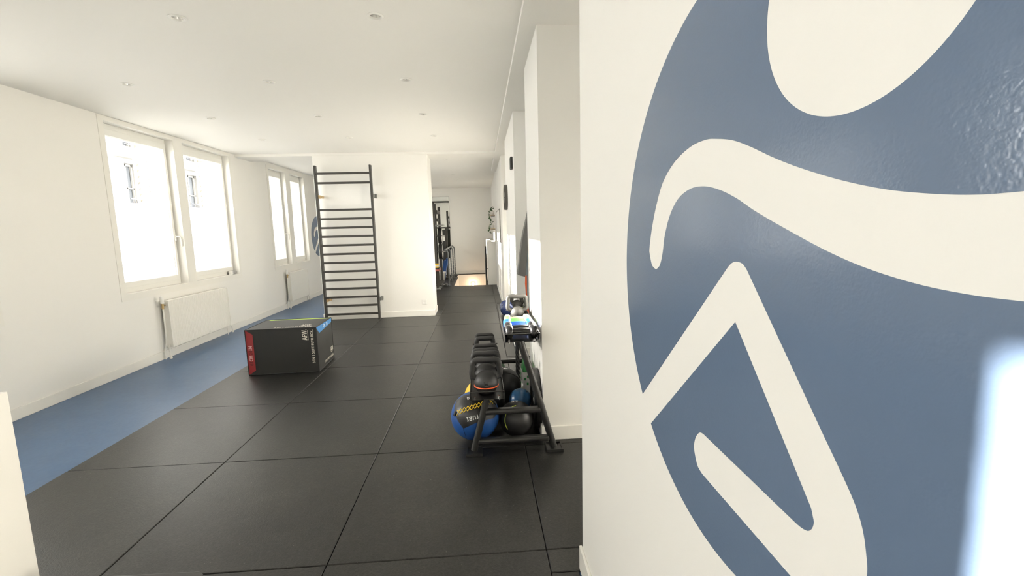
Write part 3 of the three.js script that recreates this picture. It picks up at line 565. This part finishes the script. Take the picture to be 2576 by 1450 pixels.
{
  const c = [-0.083, 0.171, -3.135], R = 0.171, f = ballFrame(c), b = group('wall_ball', c); tag(b, 'big blue and black wall ball with yellow lacing under the rack', 'medicine ball');
  const panel = [[-0.86, 0.24], [-0.8, 0.6], [-0.5, 0.8], [0.2, 0.9], [0.8, 0.62], [0.93, 0.2], [0.77, -0.1], [0.04, -0.29], [-0.458, -0.514], [-0.7, -0.2]];
  const [blue, black] = skins(R, (p) => p.dot(f.n) > 0.05 && inPoly(p.dot(f.r), p.dot(f.u), panel), 300);
  mesh('blue_skin', blue, M.blueLeather, b); mesh('black_panel', black, M.blackLeather, b);
  for (const s of [1, -1]) { const pts = []; for (let i = 0; i <= 10; i++) { const t = i / 10, u = -0.72 + 1.42 * t, v = 0.1 + 0.4 * t + 0.06 * Math.sin(t * 2) + (i % 2 ? s : -s) * 0.1, q = onBall(R + 0.003, f, u, v); pts.push([q.x, q.y, q.z]); } mesh('lace', tube(pts, 0.0023, 110, 6, false, 0.05), M.yellowLace, b); }
  for (const [u, v] of [[-0.8, 0.06], [0.78, 0.5]]) { const q = onBall(R + 0.004, f, u, v), m = mesh('lace_tab', new RoundedBoxGeometry(0.02, 0.034, 0.01, 2, 0.003), M.blackVinyl, b); m.position.copy(q); m.lookAt(q.clone().multiplyScalar(2).add(V(...c))); }
  ballText('TURI', 0.16, 0.14, 0.04, Math.PI + 0.26, R, f, M.whitePrint, b);
  ballText('KG', 0.11, -0.16, 0.75, Math.PI + 0.2, R, f, M.whitePrint, b);
  const seam = []; for (let i = 0; i <= 10; i++) { const q = onBall(R + 0.0004, f, -0.458 + 0.14 * i / 10, -0.52 - 0.44 * i / 10); seam.push([q.x, q.y, q.z]); } mesh('seam', tube(seam, 0.0012, 20, 6), M.blackLeather, b);
}
{
  const c = [-0.012, 0.163, -3.49], R = 0.162, f = ballFrame(c), b = group('wall_ball', c); tag(b, 'yellow and black wall ball behind the blue one', 'medicine ball');
  const [a, k] = skins(R, (p) => p.dot(f.r) > -0.35 || p.dot(f.u) < -0.35, 96); mesh('yellow_skin', a, M.yellow, b); mesh('black_panel', k, M.blackLeather, b);
  ballText('3', 0.3, -0.7, 0.5, -1.2, R, f, M.blackLeather, b);
}
{
  const c = [0.213, 0.126, -3.15], R = 0.125, f = ballFrame(c), b = group('medicine_ball', c); tag(b, 'black medicine ball with a thin yellow stripe under the rack', 'medicine ball');
  mesh('skin', new THREE.SphereGeometry(R, 64, 40), M.blackLeather, b);
  const pts = []; for (let i = 0; i <= 16; i++) { const a = 1.75 + 2.05 * i / 16, q = onBall(R + 0.0006, f, 0.1 + 0.75 * Math.cos(a), -0.1 + 0.8 * Math.sin(a)); pts.push([q.x, q.y, q.z]); }
  mesh('stripe', tube(pts, 0.0028, 50, 6), M.lime, b);
  ballText('K 6', 0.2, -0.3, 0.86, 0.15, R, f, M.whitePrint, b);
}
{
  const c = [0.262, 0.1715, -3.39], b = group('medicine_ball', c); tag(b, 'plain dusty blue rubber ball between the black balls', 'medicine ball');
  mesh('skin', new THREE.SphereGeometry(0.087, 56, 36), M.blueRubber, b); mesh('valve', rod([0.05, 0.0665, 0.02], [0.0512, 0.0682, 0.0205], 0.006, 12), M.blackPlastic, b);
}
{
  const c = [0.148, 0.156, -3.78], R = 0.155, b = group('medicine_ball', c); tag(b, 'large faceted black ball behind the blue rubber one', 'medicine ball');
  mesh('skin', new THREE.IcosahedronGeometry(R, 2), M.blackLeather, b); mesh('seam', [new THREE.TorusGeometry(R * 0.985, 0.003, 6, 48).rotateX(0.5), new THREE.TorusGeometry(R * 0.985, 0.003, 6, 48).rotateY(0.9)], M.rackBlack, b);
}
{
  const c = [0.02, 0.171, -4.1], R = 0.17, f = ballFrame(c), b = group('wall_ball', c); tag(b, 'green and black wall ball farthest back under the rack', 'medicine ball');
  const [a, k] = skins(R, (p) => p.dot(f.u) < -0.1 || p.dot(f.r) < -0.3, 96); mesh('green_skin', a, M.greenLeather, b); mesh('black_panel', k, M.blackLeather, b);
  ballText('KG', 0.16, 0.82, 0.3, 1.3, R, f, M.blackLeather, b);
}
{
  // green and white paper sack squeezed between the balls and the wall
  const s = group('chalk_bag', [0.328, 0.003, -3.65]); tag(s, 'crumpled green and white bag against the pillar behind the rack', 'bag');
  const mk = (y0, y1, w0, w1) => { const g = new RoundedBoxGeometry(0.07, y1 - y0, 0.16, 5, 0.02), p = g.attributes.position; for (let i = 0; i < p.count; i++) { const t = (p.getY(i) - (y0 - y1) / 2) / (y1 - y0), k = w0 + (w1 - w0) * t, q = Math.sin(p.getY(i) * 90 + p.getZ(i) * 60) * 0.006; p.setXYZ(i, p.getX(i) * k + q * 0.4, p.getY(i) + (y0 + y1) / 2 + q * 0.3, p.getZ(i) * (1 - (1 - k) * 0.4) + q); } g.computeVertexNormals(); return g; };
  mesh('paper_body', mk(0, 0.33, 1, 0.9), M.whitePrint, s); mesh('green_top', mk(0.318, 0.41, 0.88, 0.35), M.greenLeather, s);
  mesh('print', [[-0.02, 0.27], [0.02, 0.25], [-0.015, 0.21], [0.025, 0.3], [0.0, 0.17]].map(([x, y], i) => bb(-0.0372, -0.034, y, y + 0.012, -0.04 + i * 0.016, -0.026 + i * 0.016)).concat([[-0.015, 0.26], [0.008, 0.28], [0.005, 0.22]].map(([x, y]) => bb(x, x + 0.014, y, y + 0.018, 0.076, 0.081))), M.greenLeather, s);
}
{
  const p = group('bumper_plate', [0.371, 0.228, -3.275]); tag(p, 'black rubber weight plate leaning on the pillar behind the rack', 'weight plate');
  mesh('rubber_disc', lathe([[0.027, -0.014], [0.17, -0.014], [0.185, -0.019], [0.216, -0.019], [0.22, -0.014], [0.22, 0.014], [0.216, 0.019], [0.185, 0.019], [0.17, 0.014], [0.027, 0.014]], 56).rotateZ(Math.PI / 2), M.rackBlack, p);
  mesh('steel_hub', lathe([[0.026, -0.017], [0.045, -0.017], [0.045, 0.017], [0.026, 0.017], [0.026, -0.017]], 32).rotateZ(Math.PI / 2), M.greyMetal, p);
  const roll = group('foam_roller', [0.342, 0.0425, -3.39]); roll.rotation.z = Math.PI / 2; tag(roll, 'black foam roller lying under the dusty blue ball', 'foam roller');
  mesh('foam', lathe([[0.012, 0], [0.038, 0], [0.041, 0.003], [0.041, 0.157], [0.038, 0.16], [0.012, 0.16]], 32), M.blackPlastic, roll); mesh('core', lathe([[0.009, 0.001], [0.0125, 0.001], [0.0125, 0.1585], [0.009, 0.1585], [0.009, 0.001]], 20), M.ironGrey, roll);
}
{
  const r = group('battle_rope', [0.288, 0, -3.93]); tag(r, 'thick dark battle rope hanging below the upper tray', 'rope');
  const strands = []; for (let s = 0; s < 3; s++) { const pts = []; for (let i = 0; i <= 60; i++) { const a = i * 0.62 + s * 2.094; pts.push([0.0095 * Math.cos(a), 0.006 + i * 0.0122, 0.0095 * Math.sin(a)]); } strands.push(tube(pts, 0.0095, 180, 8)); }
  const ropeMat = std(rgb(0.05, 0.05, 0.052), 0.7); strands.forEach((g) => mesh('strand', g, ropeMat, r));
  mesh('end_sleeve', rod([0, 0.69, 0], [0, 0.745, 0], 0.022, 18), M.blackPlastic, r);
}
// mat and bands hanging in the bay between the pillars
{
  const m = group('hanging_exercise_mat', [0, 0, -4.8]); tag(m, 'dark grey exercise mat hanging curved in the bay between two pillars', 'exercise mat');
  const edge = new THREE.SplineCurve([[0.5, 1.66], [0.475, 1.56], [0.44, 1.42], [0.415, 1.27], [0.395, 1.13], [0.378, 1.006]].map((p) => new THREE.Vector2(...p))).getPoints(20);
  const g = new THREE.ExtrudeGeometry(new THREE.Shape([...edge, new THREE.Vector2(0.452, 0.985), new THREE.Vector2(0.47, 1.2), new THREE.Vector2(0.52, 1.66)]), { depth: 0.14, bevelEnabled: true, bevelSize: 0.004, bevelThickness: 0.004, bevelSegments: 2 }).translate(0, 0, -0.07);
  mesh('foam_sheet', uvm(g), M.mat, m); mesh('hook', [rod([0.51, 1.66, 0], [0.62, 1.68, 0], 0.006, 10), rod([0.51, 1.66, -0.06], [0.51, 1.66, 0.06], 0.006, 10)], M.greyMetal, m);
  const t = group('hanging_towel', [0, 0, -4.96]); tag(t, 'pale blue towel hanging behind the grey mat', 'towel');
  const pts = []; for (let i = 0; i <= 24; i++) pts.push([0.478 + 0.012 * Math.sin(i * 0.9), i]);
  const tg = new THREE.BoxGeometry(0.075, 0.9, 0.05, 8, 12, 2), tp = tg.attributes.position; for (let i = 0; i < tp.count; i++) tp.setXYZ(i, tp.getX(i) + 0.508, tp.getY(i) + 0.97, tp.getZ(i) + 0.012 * Math.sin(tp.getX(i) * 160)); tg.computeVertexNormals();
  mesh('cloth', tg, std(rgb(0.46, 0.54, 0.6), 0.9), t); mesh('hook', [rod([0.53, 1.41, 0], [0.62, 1.43, 0], 0.006, 10)], M.greyMetal, t);
  const b = group('resistance_band', [0, 0, -4.72]); tag(b, 'orange red elastic band hanging below the grey mat', 'band');
  const strip = (l) => { const a = l.map(([x, y, w]) => [x - w, y]), c = l.map(([x, y, w]) => [x + w, y]).reverse(); return uvm(new THREE.ExtrudeGeometry(shape([...a, ...c]), { depth: 0.006, bevelEnabled: false })); };
  mesh('loop', strip([[0.448, 1.01, 0.008], [0.446, 0.92, 0.01], [0.447, 0.86, 0.007], [0.45, 0.8, 0.006], [0.458, 0.74, 0.008], [0.462, 0.6, 0.008], [0.458, 0.4, 0.008]].reverse()).translate(0, 0, 0.08), M.orange, b);
  mesh('hook', rod([0.44, 1.005, 0.083], [0.62, 1.03, 0.083], 0.005, 8), M.greyMetal, b);
  mesh('back_hook', rod([0.485, 1.118, 0.053], [0.62, 1.14, 0.053], 0.005, 8), M.greyMetal, b);
  mesh('back_loop', strip([[0.492, 1.12, 0.006], [0.49, 1.0, 0.011], [0.488, 0.9, 0.009], [0.488, 0.84, 0.003]].reverse()).translate(0, 0, 0.05), std(rgb(0.3, 0.12, 0.09), 0.7), b);
}

// ------------------------------------------------------------------ far room
{
  // stairwell
  const w = new THREE.Group(); w.name = 'wall_stairwell'; scene.add(w); structure(w, 'cream walls of the stairwell opening in the floor');
  const T = 0.1, y0 = -3.0, y1 = -0.252;
  mesh('stair_wall', bb(HX0 - T, HX0, y0, y1, HZ0 - T, HZ1 + T), M.wall, w); mesh('stair_wall', bb(HX1, HX1 + T, y0, y1, HZ0 - T, HZ1 + T), M.wall, w);
  mesh('stair_wall', bb(HX0, HX1, y0, y1, HZ1, HZ1 + T), M.wall, w);
  mesh('lower_floor', bb(HX0 - T, HX1 + T, y0 - 0.1, y0, HZ0 - T, HZ1 + T), M.wall, w);
  mesh('edge_lining', [bb(HX0, HX0 + 0.004, -0.252, -0.004, HZ0, HZ1), bb(HX1 - 0.004, HX1, -0.252, -0.004, HZ0, HZ1), bb(HX0, HX1, -0.252, -0.004, HZ1 - 0.004, HZ1), bb(HX0, HX1, -0.252, -0.02, HZ0, HZ0 + 0.004)], M.wall, w);
  mesh('edge_nosing', bb(HX0 - 0.02, HX1 + 0.04, -0.02, -0.0005, ZB + 0.0135, HZ0 + 0.006), M.rubberSide, w);
  for (let i = 0; i < 10; i++) mesh('step', bb(HX0, HX1, -1.0 - i * 0.19 - 0.05, -1.0 - i * 0.19, HZ0 + i * 0.27, HZ0 + 0.3 + i * 0.27, 0.006), M.wood, w);
  // lamp low on the stairwell wall
  const l = group('stair_lamp', [-0.311, -0.34, HZ0 - 0.05]); tag(l, 'glowing warm lamp on the wall down in the stairwell', 'lamp');
  mesh('base', rod([0, 0, -0.008], [0, 0, 0.02], 0.045, 28), M.plasticWhite, l);
  mesh('bulb', new THREE.SphereGeometry(0.055, 28, 20).translate(0, 0, 0.07), std(rgb(1, 0.8, 0.55), 0.5, { emissive: rgb(1, 0.75, 0.42), emissiveIntensity: 4 }), l);
  const p = new THREE.PointLight(rgb(1, 0.7, 0.45), 0.24); p.position.set(-0.311, -0.35, HZ0 + 0.17); p.castShadow = true; p.shadow.radius = 1; scene.add(p);
}
{
  const h = group('stair_parapet', [0, 0, 0]); tag(h, 'low white parapet wall beside the stairwell with a stepped cap', 'parapet');
  mesh('panel', bb(0.185, 0.394, 0.001, 1.13, -15.38, -12.16, 0.004), M.trim, h); mesh('cap', bb(0.158, 0.27, 1.131, 1.172, -15.38, -12.13, 0.004), M.trim, h);
  mesh('facing', bb(0.16, 0.184, 0.001, 1.13, -15.38, -12.16, 0.003), M.trim, h); mesh('skirting', bb(0.158, 0.394, 0.001, 0.12, -12.159, -12.146, 0.003), M.trim, h);
  const r = group('stair_handrail', [0, 0, 0]); tag(r, 'dark wooden handrail sloping down along the white parapet', 'handrail');
  mesh('rail', tube([[0.115, 1.0, -12.62], [0.115, 0.94, -12.5], [0.115, 0.02, -12.2], [0.115, -0.35, -12.17]].map((p) => p), 0.02, 60, 12, false, 0.2), M.ironGrey, r);
  for (const [y, z] of [[0.82, -12.46], [0.44, -12.335], [0.1, -12.225]]) mesh('bracket', rod([0.115, y, z], [0.16, y - 0.02, z], 0.007, 8), M.ironGrey, r);
}
{
  const r = group('stair_railing', [0, 0, 0]); tag(r, 'grey steel railing with curved posts and wires at the stairwell', 'railing');
  for (const z of [-12.3, -13.3, -14.3, -15.25]) {
    const post = mesh('post', [tube([[-0.88, 0.01, z], [-0.88, 0.5, z], [-0.88, 0.82, z], [-0.885, 0.88, z], [-0.915, 0.93, z], [-0.95, 0.945, z]], 0.019, 40, 12, false, 0.3)], M.railSteel, r);
    mesh('flange', rod([-0.88, 0.001, z], [-0.88, 0.014, z], 0.06, 24), M.railSteel, post);
    for (const y of [0.15, 0.29, 0.43, 0.57, 0.71]) mesh('wire_clamp', rod([-0.9, y, z], [-0.855, y, z], 0.008, 10), M.chrome, post);
  }
  mesh('handrail', rod([-0.95, 0.962, -12.15], [-0.95, 0.962, -15.36], 0.024, 18), M.railSteel, r);
  for (const y of [0.15, 0.29, 0.43, 0.57, 0.71]) mesh('wire', rod([-0.857, y, -12.3], [-0.857, y, -15.25], 0.004, 8), M.chrome, r);
}
{
  const m = group('wall_mirror', [-1.29, 0, ZB]); tag(m, 'tall mirror on the far wall behind the weight rack', 'mirror');
  mesh('mirror_glass', bb(-0.32, 0.285, 0.55, 2.56, 0.006, 0.012), M.mirror, m); mesh('backing', bb(-0.325, 0.29, 0.545, 2.565, 0, 0.006), M.greyMetal, m);
  mesh('ledge', bb(-0.32, 0.3, 1.53, 1.58, 0.0125, 0.035, 0.004), M.ironGrey, m);
  const s = group('power_rack', [0, 0, 0]); tag(s, 'tall black steel weight rack with pegs in the far room', 'weight rack');
  mesh('upright', bb(-1.235, -1.165, 0.02, 2.2, -12.08, -12.0, 0.006), M.bar, s); mesh('upright', bb(-1.165, -1.1, 0.02, 2.12, -13.0, -12.92, 0.006), M.bar, s); mesh('upright', bb(-1.28, -1.21, 0.02, 2.2, -13.0, -12.92, 0.006), M.bar, s);
  mesh('base', [bb(-1.3, -1.07, 0.012, 0.07, -13.06, -11.95, 0.008)], M.bar, s); mesh('cross_arm', [bb(-1.235, -1.1, 1.92, 2.0, -12.98, -12.04, 0.006), bb(-1.2, -1.13, 1.72, 1.8, -12.98, -12.5, 0.006)], M.bar, s);
  mesh('shelf', bb(-1.25, -0.98, 1.585, 1.625, -12.75, -12.3, 0.006), M.greyMetal, s);
  for (const y of [1.33, 0.9]) mesh('peg', rod([-1.18, y, -12.55], [-0.96, y, -12.55], 0.018, 14), M.chrome, s);
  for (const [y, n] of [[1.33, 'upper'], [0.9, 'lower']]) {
    const d = group('weight_plate', [-1.09, y, -12.55]); tag(d, 'thick black weight plate with its lit face put in as a pale disc on the ' + n + ' peg of the far rack', 'weight plate', 'plates on the far rack');
    mesh('rubber_disc', lathe([[0.02, -0.05], [0.205, -0.05], [0.21, -0.045], [0.21, 0.045], [0.205, 0.05], [0.185, 0.05], [0.18, 0.045], [0.02, 0.045]], 48).rotateZ(-Math.PI / 2), M.rackBlack, d);
    mesh('lit_face_disc', lathe([[0.022, 0.046], [0.178, 0.046], [0.176, 0.05], [0.022, 0.05]], 44).rotateZ(-Math.PI / 2), M.plasticWhite, d);  // white disc stands in for light caught on the plate's inner face
    mesh('spoke', [bb(0.0505, 0.056, -0.014, 0.014, -0.175, 0.175), bb(0.0505, 0.056, -0.175, 0.175, -0.012, 0.012)], M.rackBlack, d);
  }
  const mc = group('cable_machine', [-0.02, 0, -0.75]); tag(mc, 'dark cable machine column beside the weight plates', 'gym machine');
  mesh('column', bb(-1.06, -1.0, 0.01, 1.56, -13.5, -13.42, 0.006), M.bar, mc); mesh('weight_stack', bb(-1.16, -1.06, 0.3, 1.5, -13.5, -13.4, 0.006), M.rackBlack, mc);
  mesh('notice', bb(-1.14, -1.07, 1.15, 1.33, -13.399, -13.396), M.plasticWhite, mc); mesh('footplate', bb(-1.2, -0.98, 0.008, 0.05, -13.6, -13.2, 0.006), M.bar, mc);
  const bn = group('weight_bench', [-1.24, 0, -11.55]); tag(bn, 'low bench with a red edged seat under the plates', 'bench');
  mesh('seat', bb(-0.16, 0.19, 0.46, 0.52, -0.37, 0.08, 0.012), std(rgb(0.32, 0.09, 0.07), 0.5), bn); mesh('pad', bb(-0.15, 0.18, 0.521, 0.545, -0.35, 0.06, 0.01), M.blackPlastic, bn);
  for (const [x, z] of [[-0.1, -0.3], [0.12, -0.3], [-0.1, 0.02], [0.12, 0.02]]) mesh('leg', bb(x - 0.02, x + 0.02, 0.03, 0.46, z - 0.02, z + 0.02, 0.004), M.bar, bn);
  for (const z of [-0.3, 0.02]) mesh('foot_bar', bb(-0.16, 0.2, 0.002, 0.032, z - 0.035, z + 0.035, 0.01), M.greyMetal, bn);
  const yb = group('foam_block', [-1.13, 0.547, -11.62]); tag(yb, 'small yellow block standing on the far bench', 'block'); mesh('block_body', bb(-0.045, 0.045, 0, 0.1, -0.05, 0.05, 0.006), M.yellow, yb); mesh('label_strip', bb(-0.046, 0.046, 0.035, 0.06, -0.051, 0.051), M.whitePrint, yb);
  const bin = group('storage_bin', [-1.16, 0.001, -13.22]); tag(bin, 'white plastic storage bin on the floor behind the railing', 'bin');
  mesh('tub', lathe([[0, 0.004], [0.11, 0.004], [0.15, 0.27], [0.158, 0.27], [0.158, 0.28], [0.143, 0.28], [0.105, 0.012], [0, 0.012]], 4).rotateY(Math.PI / 4), M.plasticWhite, bin); mesh('lid_rim', lathe([[0.15, 0.262], [0.166, 0.262], [0.166, 0.284], [0.15, 0.284], [0.15, 0.262]], 4).rotateY(Math.PI / 4), M.plasticWhite, bin);
  const fm = group('folded_mat', [-1.13, 0.012, -13.62]); tag(fm, 'blue gym mat leaning against the stair railing', 'gym mat');
  mesh('mat_sheet', bb(-0.025, 0.025, 0, 0.66, -0.24, 0.24, 0.01).rotateZ(-0.2), M.blueLeather, fm); mesh('mat_fold', bb(-0.025, 0.025, 0, 0.6, -0.22, 0.22, 0.01).rotateZ(-0.2).translate(-0.055, 0, 0), M.blueLeather, fm);
  const ft = group('dumbbell', [-1.0, 0.001, -12.06]); tag(ft, 'small chrome dumbbell on the floor by the first railing post', 'dumbbell'); ft.rotation.y = 0.9;
  mesh('handle', rod([-0.1, 0.045, 0], [0.1, 0.045, 0], 0.014), M.chrome, ft); for (const s of [-1, 1]) mesh('head', rod([s * 0.05, 0.045, 0], [s * 0.1, 0.045, 0], 0.044, 20), M.greyMetal, ft);
}
{
  // framed board on the right wall, shelves with trailing plants
  const f = group('framed_whiteboard', [XR, 0, -10.0]); tag(f, 'framed whiteboard on the right wall before the plants', 'whiteboard');
  mesh('board', bb(-0.012, -0.002, 1.22, 1.86, -0.95, 0.95), M.plasticWhite, f);
  mesh('frame', [bb(-0.018, -0.002, 1.858, 1.872, -0.96, 0.96), bb(-0.018, -0.002, 1.21, 1.224, -0.96, 0.96), bb(-0.018, -0.002, 1.21, 1.872, -0.96, -0.945), bb(-0.018, -0.002, 1.21, 1.872, 0.945, 0.96)], M.frameGrey, f);
  const leafG = (() => { const g = new THREE.BufferGeometry(), l = 0.05, w = 0.03; g.setAttribute('position', new THREE.Float32BufferAttribute([0, 0, 0, -w, l * 0.45, 0.006, 0, l, -0.012, 0, 0, 0, 0, l, -0.012, w, l * 0.45, 0.006], 3)); g.computeVertexNormals(); return g; })();
  for (const [y, n, lab] of [[1.85, 26, 'upper'], [1.49, 20, 'lower']]) {
    const s = group('plant_shelf', [XR, y, -12.45]); tag(s, 'small wooden wall shelf under the ' + lab + ' trailing plant', 'shelf', 'plant shelves');
    mesh('board', bb(-0.13, -0.001, -0.02, 0, -0.22, 0.22, 0.003), M.wood, s); for (const z of [-0.16, 0.15]) mesh('bracket', bb(-0.1, -0.001, -0.035, -0.02, z, z + 0.01), M.greyMetal, s);
    const p = group('trailing_plant', [XR - 0.068, y + 0.001, -12.4]); tag(p, 'trailing green plant in a pale pot on the ' + lab + ' wall shelf', 'plant', 'trailing plants');
    mesh('pot', lathe([[0, 0], [0.04, 0], [0.052, 0.085], [0.055, 0.09], [0.048, 0.09], [0.042, 0.08], [0, 0.078]], 28), M.plasticWhite, p);
    const vines = mesh('vines', [0, 1, 2].map((k) => tube([[0, 0.085, 0], [-0.04 - k * 0.01, 0.12, 0.02 * (k - 1)], [-0.075 - k * 0.012, 0.04, 0.03 * (k - 1)], [-0.07, -0.06, 0.04 * (k - 1)], [-0.05 + k * 0.015, -0.14, 0.04 * (k - 1)]], 0.0025, 30, 5)), std(rgb(0.09, 0.14, 0.04), 0.7), p);
    for (let i = 0; i < n; i++) { const m = mesh('leaf', leafG, M.leaf, p), t = rnd(); if (i < n * 0.55) m.position.set((rnd() - 0.6) * 0.1, 0.09 + rnd() * 0.1, (rnd() - 0.5) * 0.14); else m.position.set(-0.05 - rnd() * 0.045, 0.08 - t * 0.22, (rnd() - 0.5) * 0.1); m.rotation.set((rnd() - 0.5) * 2.2, rnd() * 6.28, (rnd() - 0.5) * 2.4); m.scale.setScalar(0.6 + rnd() * 0.5); }
  }
}

// ------------------------------------------------------------------ edges of things close to the camera
{
  const c = group('reception_counter', [0, 0, 0]); tag(c, 'plain white counter end at the lower left corner of the picture', 'counter');
  mesh('side_panel', bb(-1.6, -1.57, 0.001, 1.0, -1.56, -0.4, 0.003), M.trim, c); mesh('end_panel', bb(-2.27, -1.6, 0.001, 0.98, -1.555, -1.53, 0.003), M.trim, c); mesh('counter_top', bb(-2.27, -1.6, 0.98, 0.998, -1.558, -0.4, 0.003), M.trim, c); mesh('back_panel', bb(-2.3, -2.27, 0.001, 1.0, -1.56, -0.4, 0.003), M.trim, c);
  const t = group('side_table', [-1.215, 0, -1.437]); tag(t, 'grey table edge with a rounded corner at the bottom of the picture', 'table'); t.rotation.y = -0.03;
  const s = new THREE.Shape(), a = 0.285, b = 0.36, r = 0.035; s.moveTo(-a + r, -b); s.lineTo(a - r, -b); s.absarc(a - r, -b + r, r, -Math.PI / 2, 0); s.lineTo(a, b - r); s.absarc(a - r, b - r, r, 0, Math.PI / 2); s.lineTo(-a + r, b); s.absarc(-a + r, b - r, r, Math.PI / 2, Math.PI); s.lineTo(-a, -b + r); s.absarc(-a + r, -b + r, r, Math.PI, Math.PI * 1.5);
  mesh('table_top', uvm(new THREE.ExtrudeGeometry(s, { depth: 0.02, bevelEnabled: true, bevelSize: 0.004, bevelThickness: 0.004, bevelSegments: 2 }).rotateX(-Math.PI / 2).translate(0, 0.38, 0.36)), std(rgb(0.045, 0.045, 0.045), 0.35), t);
  for (const [x, z] of [[-0.22, 0.07], [0.22, 0.07], [-0.22, 0.65], [0.22, 0.65]]) mesh('leg', rod([x, 0.001, z], [x, 0.38, z], 0.018, 14), M.bar, t);
}

renderer.render(scene, camera);
